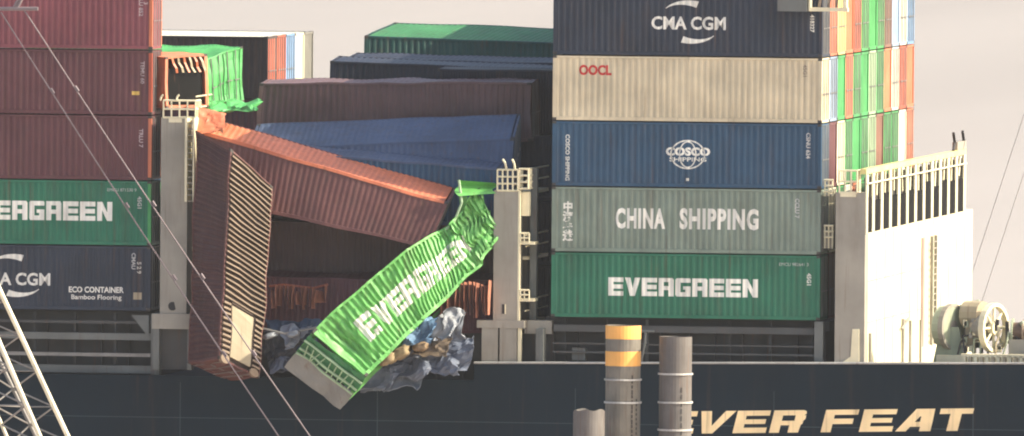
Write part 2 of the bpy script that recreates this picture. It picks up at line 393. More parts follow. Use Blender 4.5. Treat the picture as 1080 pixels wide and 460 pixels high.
ORD = ['front', 'second', 'third', 'fourth', 'fifth', 'sixth', 'seventh', 'eighth', 'ninth', 'tenth', 'eleventh', 'last']
LAY = ['top layer', 'beige box layer', 'COSCO box layer', 'CHINA SHIPPING box layer', 'lowest layer']
big = 'containers in the upright stack right of centre'
xt = lambda px: cx(px, 583)
FT = lambda li, *a_, **k_: fit(a_[0], XR, LZ[li], *a_[1:], **k_)
M_gp = paint('grey_print', (0.3, 0.26, 0.2)); M_gp2 = paint('dim_print', (.5, .5, .48))
front = [
 dict(label='dark navy container with white CMA CGM logo, on top of the right stack', prints=[
      ('lettering', FT(0, 'CMA CGM', 687, 17.5, 765.5, 31.5), M_print)] + swoosh(xt(725.5)) + [('marking', small(xt(853), 1.9, '418327'), M_print)]),
 dict(label='beige ribbed container with small red OOCL lettering in the right stack', prints=[('lettering', FT(1, 'OOCL', 610.5, 68.5, 645, 79.5, bold=.045), M_red), ('marking', small(xt(846), 2.6, '45G1'), M_gp)]),
 dict(label='blue container with white COSCO SHIPPING globe logo under the beige one', prints=[
      ('logo_ring', ring(xt(725.5), 1.46, 0.80, 0.66, 0.065), M_print), ('logo_ring', ring(xt(725.5), 1.46, 0.40, 0.60, 0.055), M_print),
      ('lettering', FT(2, 'COSCO', 702, 155.5, 749, 164.5, bold=.05), M_print), ('lettering', FT(2, 'SHIPPING', 706, 166, 745, 170.5, bold=.02), M_print),
      ('marking', small(xt(597), 2.3, 'COSCO SHIPPING'), M_print), ('marking', small(xt(850), 2.5, 'CSNU 624'), M_gp2),
      ('label_plate', [[(xt(724), .28), (xt(727), .28), (xt(727), .4), (xt(724), .4)]], M_print)]),
 dict(label='weathered grey green container lettered CHINA SHIPPING in the right stack', prints=[('lettering', FT(3, 'CHINA', 649, 219.5, 701.5, 241.5, bold=.045, spacing=1.15), M_print), ('lettering', FT(3, 'SHIPPING', 716.5, 220, 800, 242.5, bold=.045, spacing=1.15), M_print)]
      + [('marking', font_text(ch_, xt(600), z_, .46, bold=.02), M_print) for ch_, z_ in zip('中海集运', (1.84, 1.40, .96, .52))] + [('marking', small(xt(839), 2.5, 'CCLU 7'), M_gp2)]),
 dict(label='dark green container with white EVERGREEN lettering at the foot of the right stack', prints=[('lettering', block_text('EVERGREEN', xt(643), 0.98, 0.82, 0.762, 0.69), M_print),
      ('marking', font_text('EMCU 982641 3', xt(838), 2.42, 0.2), M_gp2), ('marking', small(xt(852), 2.1, '45G1 '), M_print)])]
for li in range(5):
    for k, c in enumerate(ROWC[li]):
        loc = (XR, PY * k, LZ[li])
        if k == 0: container('container', front[li]['label'], c, loc, big, prints=front[li]['prints'])
        else: container('container', '%s container end, %s column of the right stack, %s' % (CN[c], ORD[k], LAY[li]), c, loc, big, doors=(k + li) % 3 != 0)
rnd = random.Random(3)
for k in range(12):
    c = rnd.choice(['maroon', 'green2', 'orange', 'blue', 'white'])
    container('container', '%s container above the picture edge, %s column of the right stack' % (CN[c], ORD[k]), c, (XR, PY * k, Z0), big)
# left stack
xl = lambda px: cx(px, -123.5)
leftg = 'containers in the upright stack at the left edge'
FL = lambda li, *a_, **k_: fit(a_[0], XL, LZ[li], *a_[1:], **k_)
M_rp = paint('faded_print', (.42, .34, .34))
lf = [('redmaroon', 'orange', 'reddish maroon container at the top of the left stack', [('marking', small(xl(145), 2.6, 'TCLU 852'), M_rp), ('marking', small(xl(150), 2.6, '941 3'), M_rp)]),
      ('maroon', 'orangered', 'maroon container with a small yellow tag in the left stack', [('marking', small(xl(147), 2.4, 'TEMU 60'), M_rp), ('label_plate', [[(xl(138), .88), (xl(146), .88), (xl(146), 1.05), (xl(138), 1.05)]], M_yel)]),
      ('maroon', 'orange', 'maroon container directly above the green one in the left stack', [('marking', small(xl(146), 2.3, 'TRLU 7'), M_rp)]),
      ('green', 'midgreen', 'dark green container with white EVERGREEN lettering cut off by the left edge', [('lettering', everg(xl(118) - 6.92, 1.08), M_print), ('marking', font_text('EMCU 871530 9', xl(128), 2.42, .2), M_gp2), ('marking', small(xl(145), 2.2, '45G1'), M_gp2)]),
      ('navy', 'navy', 'navy container with CMA CGM logo and ECO CONTAINER text, bottom of the left stack', [('lettering', FL(4, 'CMA CGM', -25, 287.5, 53, 301), M_print)] + swoosh(xl(14)) + [
        ('slogan', FL(4, 'ECO CONTAINER', 72.5, 302.5, 130.5, 308.8, bold=.03), M_print), ('slogan', FL(4, 'Bamboo Flooring', 75, 311, 128, 317.5, bold=.015), M_print),
        ('marking', small(xl(139), 2.6, 'CMAU'), M_gp2), ('marking', small(xl(145), 2.2, '5 2 9'), M_print), ('label_plate', [[(xl(141), .5), (xl(150), .5), (xl(150), .82), (xl(141), .82)]], M_tanl)])]
for li, (c, pc, lb, pr) in enumerate(lf):
    container('container', lb, c, (XL, 0, LZ[li]), leftg, prints=pr, post=pc, doors=True)
    if li > 2:
        for k in range(1, 6):
            cc = rnd.choice(['maroon', 'orange', 'blue', 'green'])
            container('container', '%s container, %s column of the left stack, %s' % (CN[cc], ORD[k], ('green box layer' if li == 3 else 'lowest layer')), cc, (XL, PY * k, LZ[li]), leftg)
# far rows of the left bay, seen over the gap
farg = 'far columns of the left bay seen over the gap'
for k, (c, rf) in enumerate([('darkbrown', 'white'), ('orangered', 'white'), ('skyblue', 'white'), ('cream', 'white'), ('palegrey', None)]):
    C.setdefault('palegrey', (0.17, 0.165, 0.14)); CN['palegrey'] = 'pale grey'; CN['darkbrown'] = 'dark brown'
    lb = 'dark brown container with a pale roof standing across the gap in the background' if k == 0 else '%s container end in the far group behind the gap' % CN[c]
    container('container', lb, c, (XL, PY * (12.0 + k), LZ[1]), farg, roof=rf, doors=k < 3, endc='orangered' if k == 0 else None)
    container('container', 'maroon container beneath the far group, %s from its front' % ORD[k], 'maroon', (XL, PY * (12.0 + k), LZ[2]), farg)

# ---------------------------------------------------------------- collapsed middle bay
midg = 'toppled containers in the collapsed bay'
rad = lambda a: (0, 2.44 * math.cos(a), 2.44 * math.sin(a))
def rolled(bl, br, tr, tl, Y, roll, dx=0, Yr=None):
    Yr = Y if Yr is None else Yr
    s_ = 2.9 * math.sin(roll)
    a, c, d, e = W(*bl, Y - s_ * 0), W(*br, Yr), W(*tr, Yr + s_), W(*tl, Y + s_)
    return face_corners(a, c, d, e, (dx, 2.44 * math.cos(roll), 2.44 * math.sin(roll)))
# tipped container across the front; sunlit roof painted orange, shaded side red brown
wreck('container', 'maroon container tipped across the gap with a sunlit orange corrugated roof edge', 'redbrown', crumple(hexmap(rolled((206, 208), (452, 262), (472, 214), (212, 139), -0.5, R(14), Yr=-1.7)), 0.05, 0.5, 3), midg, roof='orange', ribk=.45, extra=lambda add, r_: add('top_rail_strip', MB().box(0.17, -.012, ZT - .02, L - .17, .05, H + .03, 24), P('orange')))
# blue pair
wreck('container', 'blue container rolled towards us above the orange roofed one', 'midblue', crumple(hexmap(rolled((262, 215), (540, 208), (541, 146), (262, 157), 2.5, R(26))), 0.06, 0.5, 5), midg)
wreck('container', 'blue container lying lower with only its top edge showing', 'midblue', crumple(hexmap(rolled((262, 222), (528, 242), (528, 178), (262, 158), 1.2, R(8))), 0.06, 0.5, 6), midg, sidecol='blue')
# maroon above
wreck('container', 'dull maroon container with a crushed left end, above the blue pair', 'dullbrown', crumple(hexmap(rolled((270, 152), (560, 150), (560, 87), (274, 87), 7.5, R(3))), 0.16, 0.5, 8), midg)
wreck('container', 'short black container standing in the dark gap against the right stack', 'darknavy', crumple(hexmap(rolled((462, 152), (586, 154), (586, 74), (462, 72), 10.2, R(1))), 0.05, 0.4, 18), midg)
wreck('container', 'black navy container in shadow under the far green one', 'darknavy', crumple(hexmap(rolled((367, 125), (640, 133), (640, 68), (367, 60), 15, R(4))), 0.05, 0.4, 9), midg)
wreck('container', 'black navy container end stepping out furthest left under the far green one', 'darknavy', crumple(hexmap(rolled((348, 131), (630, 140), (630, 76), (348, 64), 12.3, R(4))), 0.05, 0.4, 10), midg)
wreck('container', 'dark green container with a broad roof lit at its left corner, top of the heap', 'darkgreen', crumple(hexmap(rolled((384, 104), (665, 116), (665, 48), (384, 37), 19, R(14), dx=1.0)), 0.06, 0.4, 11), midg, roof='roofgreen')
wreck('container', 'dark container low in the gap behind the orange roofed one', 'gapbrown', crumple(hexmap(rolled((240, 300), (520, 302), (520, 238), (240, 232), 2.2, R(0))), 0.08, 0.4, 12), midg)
for k, (yy, c) in enumerate(((4.95, 'darkbrown'), (7.9, 'navy'), (10.4, 'maroon'))):
    for li in (2, 3, 4): container('container', '%s container deep in the gap, %s row back, %s' % (dict(darkbrown='dark brown', navy='navy', maroon='maroon')[c], ORD[k], LAY[li]), c, (XM + 0.1 * li + (1.6 - (k - 1) * .5 if k else 0), yy, LZ[li] - 0.9), midg)
# lowest wrecked one with torn side
def torn(add, r_):
    rr = random.Random(5)
    for (a, c) in ((286, 345), (466, 517)):
        px = a
        while px < c:
            wpx = rr.uniform(3.2, 5.0); top = (303 if a < 400 else 296) + rr.uniform(-3, 5); bot = (324 if a < 400 else 334) + rr.uniform(-5, 3)
            p0, p1, p2, p3 = W(px, top, -0.75), W(px + wpx * .75, top + 1, -.35), W(px + wpx * .75 + rr.uniform(-3, 3), bot, -0.4), W(px + rr.uniform(-3, 2), bot, -1.0)
            g = MB(); g.grid([[p0, p0.lerp(p3, .5) + Vector((0, -.12, 0)), p3], [p1, p1.lerp(p2, .5) + Vector((0, -.05, 0)), p2]]); 
            o = part('torn_strip', g, P('litred'), r_); px += wpx
    g = MB(); g.tube([W(284, 302, -.4), W(300, 300, -.42), W(330, 304, -.4), W(346, 300, -.4)], 0.05); part('bent_rail', g, P('rust'), r_)
wreck('container', 'rust orange container at the bottom of the gap with its side torn into strips', 'maroon', crumple(hexmap(rolled((268, 350), (525, 352), (525, 296), (268, 292), 0.3, R(10))), 0.12, 0.5, 13), midg, extra=torn)

# yawed containers by the left tower
C['vgreen'] = (0.08, 0.36, 0.10)
def slewed(bot, top, Y, endv, lenv, topv=None):
    """right-hand end given by its front corner (bottom and top), the vector across the end and the one back along the length"""
    a, b_ = W(*bot, Y), W(*top, Y + .3); e, l_ = Vector(endv), Vector(lenv)
    return hexmap({(1,0,0): a, (1,0,1): b_, (1,1,0): a + e, (1,1,1): b_ + e + Vector((0, 0, .12)), (0,0,0): a + l_, (0,0,1): b_ + l_, (0,1,0): a + e + l_, (0,1,1): b_ + e + l_})
wreck('container', 'bright green container twisted round so its end faces us, left of the gap', 'vgreen', crumple(slewed((219, 118), (218, 62), 3.6, (1.3, 1.9, .42), (-9.9, 6.9, .2)), 0.15, 0.8, 21), midg)
def open_end(add, r_):
    rr = random.Random(9)
    for i in range(6):
        g = MB().box(L - 0.02, 0.3 + .33 * i, H - .95, L + .05, .42 + .33 * i, H - .12, 3, 2)
        g.v = [(x + .12 * math.sin(z * 9 + i), y + (z - H) * -.35, z) for x, y, z in g.v]; add('torn_strip', g, M_tanl if i % 2 else P('orange'))
    add('inner_shade', MB().box(L - .35, .2, ZB + .1, L - .3, WD - .2, ZT - .55), M_shade)  # black sheet standing in for the shaded inside
wreck('container', 'orange container with a torn open end showing a dark shaded inside, beside the left tower', 'orange', crumple(slewed((175, 114), (174, 60), .7, (1.62, 1.8, 0), (-4.0, 4.4, .1)), 0.06, 0.8, 22), midg, skip=('right',), extra=open_end)
# wreckage at the top of the left tower: crumpled yellow green plate
def sheet(name, label, cat, col, corners, amp, seed, nu=14, nv=10, group=None, thick=0.03, freq=1.2, mat=None):
    a, b_, c, d = corners; ctr = (a + b_ + c + d) / 4; 
    pts = []
    for i in range(nu + 1):
        row = []
        for j in range(nv + 1):
            u, v = i / nu, j / nv; p = a.lerp(b_, u).lerp(d.lerp(c, u), v)
            row.append(p + noise.noise_vector(p * freq + Vector((seed, 0, 0))) * amp + noise.noise_vector(p * freq * 3 + Vector((seed, 0, 0))) * amp * .35 + Vector((.2, -1, .25)) * (.3 - min(.3, abs(noise.noise(p * freq * 1.6 + Vector((seed, 5, 1)))) * 1.3)) * amp)
        pts.append(row)
    g = MB(); g.grid(pts); g.v = [tuple(Vector(v) - ctr) for v in g.v]
    me_ = g.mesh(name); o = link(name, me_, mat or P(col)); o.location = ctr
    md = o.modifiers.new('s', 'SOLIDIFY'); md.thickness = thick
    for p in me_.polygons: p.use_smooth = False
    o['label'] = label; o['category'] = cat
    if group: o['group'] = group
    return o
sheet('scrap_sheet', 'crumpled green metal sheet lying at the foot of the bright green container', 'scrap metal', 'vgreen', (W(216, 122, .8), W(272, 114, .9), W(276, 105, 3.4), W(222, 108, 3.4)), .35, 3)
sheet('scrap_sheet', 'crumpled yellow orange metal scrap beside the railing of the left tower', 'scrap metal', 'orange', (W(206, 142, -.6), W(236, 138, -.6), W(240, 120, .6), W(206, 112, .4)), .16, 8)

# hanging container with its underside to the sun
hp = {}
for i, (tl, tr, bk, dy) in enumerate((((243, 157), (288, 197), (207, 138), 0.0), ((231, 379), (274, 398), (198, 383), -0.7))):
    a = W(*tl, -3.3 + dy); b_ = W(*tr, -2.0 + dy); c = W(*bk, -1.2 + dy * .5)
    hp[(i, 0, 0)] = a; hp[(i, 1, 0)] = b_; hp[(i, 0, 1)] = c; hp[(i, 1, 1)] = b_ + (c - a)
def under(add, r_):
    n_ = 36
    for i in range(n_):
        x = 0.25 + i * (L - 0.5) / n_
        if x < L * 0.70:
            add('crossmember', MB().box(x, 0.08, -0.09, x + 0.09, WD - 0.08, 0.06, 3, 1), M_tan)
        elif i % 1 == 0:
            add('outrigger', MB().box(x, 0.08, -0.10, x + 0.12, 0.53, 0.06), M_tan); add('outrigger', MB().box(x, 1.90, -0.10, x + 0.12, WD - 0.08, 0.06), M_tan)
    add('gooseneck_plate', MB().box(L * .715, 0.62, -0.02, L * .97, 1.82, 0.05, 6), M_tanl)
    add('plate_edge', MB().box(L * .71, 0.55, -0.05, L * .99, 0.615, 0.08, 4), M_under); add('plate_edge', MB().box(L * .71, 1.825, -0.05, L * .99, 1.88, 0.08, 4), M_under)
    add('plate_edge', MB().box(L * .70, 0.6, -0.06, L * .71, 1.74, 0.08), M_under)
    for y in (0.3, 2.05): add('casting_shoe', MB().bar((L - .12, y, -.12), (L - .12, y, 0.12), 0.26, 12), M_tan)
wreck('container', 'maroon container hanging upright over the side with its ribbed pale underside showing', 'redbrown', crumple(hexmap(hp), 0.11, 0.8, 31), midg, extra=under, sidecol='shademaroon')

# green container draped over the side
TOPE = [(0, 328, 350), (.13, 360, 320), (.45, 428, 263), (.62, 453, 248), (.76, 471, 238), (.90, 489, 218), (1.0, 503, 203)]
BOTE = [(0, 386, 398), (.18, 418, 366), (.38, 447, 338), (.6, 476, 312), (.8, 504, 282), (1.0, 528, 250)]
def interp(tab, u):
    for a, b_ in zip(tab[:-1], tab[1:]):
        if u <= b_[0]:
            t = (u - a[0]) / (b_[0] - a[0]); return (a[1] + (b_[1] - a[1]) * t, a[2] + (b_[2] - a[2]) * t)
    return tab[-1][1:]
def drape(v):
    u = min(max(v[0] / L, 0), 1.02); k = v[2] / H; t = v[1] / WD
    ta, ba = interp(TOPE, u), interp(BOTE, u)
    yt = -5.4 + 5.0 * u; yb = -5.2 + 4.6 * u + 0.25
    a, b_ = W(*ta, yt), W(*ba, yb); p = b_.lerp(a, k)
    du = v[0] - u * L
    p += Vector((-1.14, 1.5, -1.22)) * t
    damage = max(0, (u - .52)) * 1.5
    # dents: the upper end is folded in and twisted
    p += noise.noise_vector(p * 0.9 + Vector((4, 1, 9))) * (0.05 + damage * .3)
    cr = abs(noise.noise(p * 1.1 + Vector((2, 8, 1)))); cr2 = abs(noise.noise(p * 2.3 + Vector((6, 3, 5))))
    p += Vector((.35, 1.0, .3)) * ((.25 - min(cr, .25)) * (.3 + damage * 1.5) + (.2 - min(cr2, .2)) * (.14 + damage * .8))
    fold = math.exp(-((u - .66) / .08) ** 2) * (k ** 1.5); p += Vector((0.05, .6, 0.05)) * fold
    p += Vector((0, .35, 0)) * math.exp(-((u - .045) / .03) ** 2) * (1 - abs(2 * k - 1))
    return p + Vector((du, 0, 0))
def gext(add, r_):
    e = lambda a, b_, t: a.lerp(b_, t)
    # lower end: two bright bars, folded green sill, and the bare grey floor plate pushed out
    A, B_ = W(324, 356, -5.3), W(384, 401, -5.1)
    o1 = Vector((-.42, .5, -.46)); o2 = Vector((-1.25, 1.1, -1.38))
    for s_ in (0.0, 0.62, 1.0):
        oo = o1 * (0.35 + s_ * 1.1)
        pts = [A.lerp(B_, t) + oo + noise.noise_vector(Vector((t * 4, s_, 1))) * .08 for t in [i / 8 for i in range(9)]]
        part('end_bar', MB().tube(pts, 0.055), P('palegreen'), r_)
    rr = random.Random(2)
    for i in range(9):
        t = .08 + i * .1; p = A.lerp(B_, t) + o1 * .5; q2 = A.lerp(B_, t + rr.uniform(-.05, .05)) + o1 * 1.4
        part('end_bar', MB().bar(p, q2, 0.03), P('palegreen'), r_)
    pts = [[A.lerp(B_, i / 10) + o1 * (-.2 + 1.5 * j / 6) + Vector((0, .12, 0)) + noise.noise_vector(Vector((i * .7, j * .6, 8))) * .12 for j in range(7)] for i in range(11)]
    g = MB(); g.grid(pts); part('end_panel', g, P('endgreen'), r_)
    pts = [[A.lerp(B_, i / 10) + o1 * 1.4 + (o2 - o1 * 1.4) * (j / 6) + noise.noise_vector(Vector((i * .5, j * .4, 3))) * .06 for j in range(7)] for i in range(11)]
    g = MB(); g.grid(pts); part('floor_panel', g, paint('bare_floor', (.20, .20, .18), rough=.8), r_)
    # upper end: torn roof leaf standing up
    pts = [[W(482 + 40 * u + 3 * math.sin(v * 7), 190 + 3 * u + (17 - 6 * u) * v, -.9 + .7 * u + .35 * math.sin(v * 5)) for v in [j / 6 for j in range(7)]] for u in [i / 8 for i in range(9)]]
    g = MB(); g.grid(pts); part('roof_leaf', g, P('lime'), r_)
    pts = [[W(484 + 3 * u + 9 * v * (1 - u), 207 + 28 * u, -.8 + .2 * u - v * .3) for v in [j / 3 for j in range(4)]] for u in [i / 6 for i in range(7)]]
    g = MB(); g.grid(pts); part('torn_strip', g, P('lime'), r_)
    part('corner_post', MB().tube([W(484, 190, -1.0), W(487, 214, -1.1), W(478, 236, -1.2), W(468, 243, -1.3)], .06), P('palegreen'), r_)
zs = [ZB + (ZT - ZB) * j / 12 for j in range(13)]
def letters():
    g = bolt_on(block_text('EVERGREEN', 1.45, 0.92, 1.02, 0.96, 0.88), y=-0.03, zs=zs, k=3.2); return g
wreck('container', 'crushed bright green container draped over the ship side with EVERGREEN in white', 'lime', drape, midg, prints=[('lettering', letters(), paint('scuffed_print', (.74, .75, .66), dirt=.5, dcol=(.16, .36, .14), scale=2.2))], extra=gext, skip=('left', 'right', 'floor', 'rear'), nx=60, nz=12, ribk=3.2)

# ---------------------------------------------------------------- spilled cargo
blu = paint('tarp_blue', (.13, .24, .38), rough=.6, streak=False); slate = paint('tarp_slate', (.10, .12, .16), rough=.6, streak=False, scale=2)
wht = paint('sack_white', (.27, .29, .31), rough=.7, streak=False); och = paint('sack_ochre', (.26, .20, .11), rough=.8, streak=False); dkb = paint('cloth_darkblue', (.03, .055, .10), rough=.8, streak=False)
sheet('tarpaulin', 'large slate blue tarpaulin slumped below the crushed green container', 'tarpaulin', None, (W(372, 412, -2.4), W(486, 390, -2.3), W(484, 362, -1.6), W(405, 372, -1.5)), .5, 5, 26, 16, mat=slate)
sheet('tarpaulin', 'pale grey sheet crumpled beside the foot of the middle tower', 'tarpaulin', None, (W(455, 388, -1.9), W(489, 386, -1.9), W(492, 332, -1.2), W(470, 345, -1.2)), .45, 15, 16, 16, mat=paint('tarp_pale', (.20, .22, .25), streak=False))
sheet('tarpaulin', 'dark blue cloth bunched left of the crushed green container', 'tarpaulin', None, (W(280, 372, -.9), W(330, 376, -1.0), W(338, 340, -.7), W(282, 336, -.7)), .45, 25, 18, 14, mat=dkb)
sheet('tarpaulin', 'brown rag hanging at the edge of the slate tarpaulin', 'tarpaulin', None, (W(430, 376, -2.6), W(470, 374, -2.6), W(476, 356, -2.0), W(436, 362, -2.0)), .3, 35, 14, 8, mat=paint('rag_brown', (.12, .09, .06), streak=False))
for i, (lb, q4, am, mt) in enumerate((
    ('torn slate sheeting hanging at the right end of the spill', ((440, 396), (494, 388), (498, 352), (452, 366)), .4, slate),
    ('torn blue grey film trailing along the deck edge under the tarpaulin', ((376, 416), (440, 408), (450, 392), (384, 398)), .35, paint('film_grey', (.20, .23, .27), streak=False)),
    ('folded white wrap between the blue bales and the pale sheet', ((456, 360), (478, 356), (490, 328), (468, 330)), .35, wht),
    ('dull blue wrap just under the green container', ((424, 366), (452, 360), (462, 336), (440, 344)), .3, blu),
    ('dark flattened film strip lying along the deck edge left of the green container', ((282, 392), (318, 388), (312, 372), (282, 376)), .3, slate),
    ('thin pale film strip dangling at the left corner of the slate tarpaulin', ((352, 420), (380, 414), (384, 404), (360, 408)), .25, paint('film_grey', (.20, .23, .27), streak=False)),
    ('black film bunched right of the hanging container', ((276, 396), (306, 384), (322, 356), (284, 352)), .45, paint('film_black', (.03, .035, .045), streak=False)),
    ('grey blue film strip beside the bent pipe', ((300, 368), (328, 352), (330, 340), (298, 344)), .35, paint('film_grey', (.20, .23, .27), streak=False)))):
    yy = -2.0 - .12 * i if i < 4 else -1.5
    sheet('torn_sheeting', lb, 'sheeting', None, tuple(W(x_, y_, yy + (.5 if j > 1 else 0)) for j, (x_, y_) in enumerate(q4)), am, 41 + i, 20, 14, mat=mt)
def sack(label, mat, px, py, Y, rx, rz, ang, seed, grp='sacks and bundles spilling from the torn container'):
    bm = bmesh.new(); bmesh.ops.create_icosphere(bm, subdivisions=3, radius=1)
    for v in bm.verts:
        s_ = v.co.copy(); s_ = Vector([math.copysign(abs(c) ** .6, c) for c in s_])
        s_ += noise.noise_vector(s_ * 1.7 + Vector((seed, 0, 0))) * .32 + noise.noise_vector(s_ * 5 + Vector((seed, 4, 0))) * .16; v.co = Vector((s_.x * rx, s_.y * .5, s_.z * rz))
    me_ = bpy.data.meshes.new('sack'); bm.to_mesh(me_); bm.free()
    o = link('sack', me_, mat); o.location = W(px, py, Y); o.rotation_euler = (0, ang, 0); o['label'] = label; o['category'] = 'sack'; o['group'] = grp
    for p in me_.polygons: p.use_smooth = True
for a in ((' pale blue bale nearest the green container under its lower edge', blu, 437, 352, -1.6, .32, .42, .5, 1), ('pale blue bale second from the green container', blu, 449, 346, -1.5, .30, .46, .5, 2),
          ('white sack beside the blue bales', wht, 462, 346, -1.5, .30, .58, .55, 3), ('white sack leaning on the pale sheet by the tower', wht, 474, 340, -1.4, .26, .5, .6, 4),
          ('ochre sack at the left of the slate tarpaulin', och, 409, 378, -2.9, .42, .26, -.4, 5), ('ochre sack tucked under the green container edge', och, 423, 372, -2.7, .38, .25, -.5, 6),
          ('small blue bale under the green edge', blu, 452, 360, -1.7, .22, .22, .3, 7), ('brown sack in the slate tarpaulin fold', paint('sack_brown', (.2, .14, .08), streak=False), 444, 366, -2.3, .35, .2, -.2, 8),
          ('small yellow bundle beside the hanging container', och, 263, 357, -2.0, .22, .22, 0, 9), ('white bundle right of the hanging container', wht, 285, 354, -1.6, .30, .12, -.4, 10),
          ('small pale sack near the dark blue cloth', wht, 310, 352, -1.7, .26, .13, -.3, 11)):
    sack(a[0].strip(), *a[1:])
g = MB().tube([W(262, 350, -1.8), W(275, 346, -1.9), (W(300, 352, -1.8)), W(336, 345, -1.8)], .05); p = root('bent_pipe', 'thin pale bent pipe sticking out of the cargo left of the green container', 'pipe', W(300, 350, -1.8)); part('pipe', g, M_rod, p)

# ---------------------------------------------------------------- the ship
ship = root('container_ship', 'large dark teal container ship with EVER FEAT painted on its side', 'ship', (0, 0, 0))
HB = -0.45
zl, zr = W(100, 395, HB).z, W(510, 383, HB).z
zr2 = W(1080, 383.5, HB).z; XBL, XBR = W(500, 383, HB).x, W(1080, 383, HB).x
g = MB()
xs = [-95, -60, XBL - .01, XBL, XBL + 8, XBL + 16, XBR, 45, 60, 75]
def ztop(x): return zl if x < XBL else zr + (zr2 - zr) * (x - XBL) / (XBR - XBL)
sec = []
for x in xs:
    zt = ztop(x); inn = 0 if 0 > x > -200 or x < 45 else (x - 45) * .25
    sec.append([(x, HB + 1.2 + inn, -2), (x, HB + .3 + inn, 1), (x, HB + inn, 4), (x, HB + inn, zt), (x, HB + .25 + inn, zt), (x, HB + .25 + inn, zl - (.1 if x < XBL else 1.2)), (x, 48 - inn, zl - (.1 if x < XBL else 1.2)), (x, 48 - inn, 4), (x, 47 - inn, -2)])
g.grid(sec)
g.poly(sec[0]); g.poly(sec[-1])
hull = part('hull', g, M_hull, ship)
g = MB()
for a, b_ in zip(xs[3:-3], xs[4:-2]): g.bar((a, HB - .02, ztop(a) + .01), (b_, HB - .02, ztop(b_) + .01), .05, 6)
part('rail_cap', g, paint('cap_light', (.36, .36, .34)), hull)
# name: EVER FEAT
def nx_(px): return W(px, 445, HB).x
nz0, nz1 = W(770, 457.0, HB - .01).z, W(770, 433.4, HB - .01).z
pit = (nx_(1012) - nx_(737)) / 7.1; slope = (W(1010, 454.5, HB).z - W(770, 457.0, HB).z) / (W(1010, 450, HB).x - W(770, 450, HB).x)
for nm, word, x0 in (('name_lettering', 'EVER', nx_(695.5)), ('name_lettering', 'FEAT', nx_(865.5))):
    g = MB()
    for pl in block_text(word, 0, 0, nz1 - nz0, (nx_(775) - nx_(736.5)) if word == 'EVER' else (nx_(906.3) - nx_(866)), 1.50, ITAL, 0.25):
        g.poly([(x0 + a, HB - .012, nz0 + b_ + slope * (x0 + a - nx_(770))) for a, b_ in pl])
    part(nm, g, M_name, hull)
# weld lines of the hull plates
for z in (zl - 1.9, zl - 4.2): part('plate_seam', MB().box(-95, HB - .006, z, 45, HB + .01, z + .03, 6), paint('seam', (.03, .05, .06)), hull)
for i, x in enumerate(range(-60, 45, 9)): part('plate_seam', MB().box(x, HB - .006, 4, x + .03, HB + .01, zl - .3), paint('seam', (.03, .05, .06)), hull)
# vent pipe on the bulwark
part('vent_pipe', MB().tube([W(676, 383, -.3), W(678, 374, -.3), W(680, 362, -.3), W(681, 350, -.3), W(674, 349, -.3), W(690, 349.5, -.3)], .05), M_coaml, ship)
# hatch coamings, pedestals and gallery under the stacks
zb = LZ[4]
def coaming(xa, xb):
    c = part('hatch_coaming', MB().box(xa, 1.1, zl - 1.3, xb, 30, zb - .55), M_coam, ship)
    part('hatch_cover', MB().box(xa - .2, .9, zb - .5, xb + .2, 30, zb - .06), M_coam, c)
    n_ = int((xb - xa) / 1.2)
    for i in range(n_ + 1):
        x = xa + (xb - xa) * i / n_; part('stiffener', MB().box(x - .04, .86, zl - .09, x + .04, 1.098, zb - .56), M_coam, c)
    return c
cm = [coaming(-45, -31.2), coaming(XL - .2, XL + L + .1), coaming(XM - .2, XM + L + .1), coaming(XR - .2, XR + L + .1)]
XGL = W(160, 355, .1).x
for (ya, yb, dy, mt) in ((351, 358, .0, M_coaml), (372, 375.5, -.1, M_rod), (385, 393, .0, M_coaml), (338, 341, .05, M_coam)):
    za, zc_ = W(80, yb, dy).z, W(80, ya, dy).z
    part('gallery_beam', MB().box(-45, dy, za, XGL - .02, dy + .35, zc_, 3), mt, cm[1])
part('gallery_post', MB().box(XGL, -.1, zl, XGL + .38, .5, zb - .15), M_coaml, cm[1])
part('gallery_bracket', MB().poly([(XGL - .1, -.09, zb - .2), (XGL - .9, -.09, zb - .2), (XGL - .1, -.09, zb - 1.2)]), M_coaml, cm[1])
for i in range(9):
    x = -33 + i * 1.85
    if x < XGL - .5: part('gallery_stanchion', MB().box(x, .36, zl, x + .12, .5, zb - .15), M_coam, cm[1])
XA, XB_ = W(583, 355, 0).x, W(862, 355, 0).x
for (ya, yb, dy, mt) in ((344, 351, .2, M_coaml), (372, 373.6, -.05, M_coaml), (363, 364.5, -.05, M_coam)):
    part('gallery_beam', MB().box(XA, dy, W(700, yb, dy).z, XB_, dy + .3, W(700, ya, dy).z, 3), paint('gallery_grey', (.075, .08, .078)) if mt is M_coaml else mt, cm[3])
for i in range(7):
    x = XA + .4 + i * (XB_ - XA - .8) / 6; part('gallery_stanchion', MB().box(x, .52, zr - 1, x + .12, .64, zb - .1), M_coaml if i in (2,) else M_coam, cm[3])
part('gallery_post', MB().box(W(859, 350, -.1).x, -.1, zr - .5, W(868, 350, -.1).x, .3, zb - .05), M_coaml, cm[3])
part('hatch_box', MB().box(W(604, 370, .3).x, .1, W(604, 380, .1).z, W(618, 370, .3).x, .5, W(604, 367, .1).z), M_coaml, cm[3])

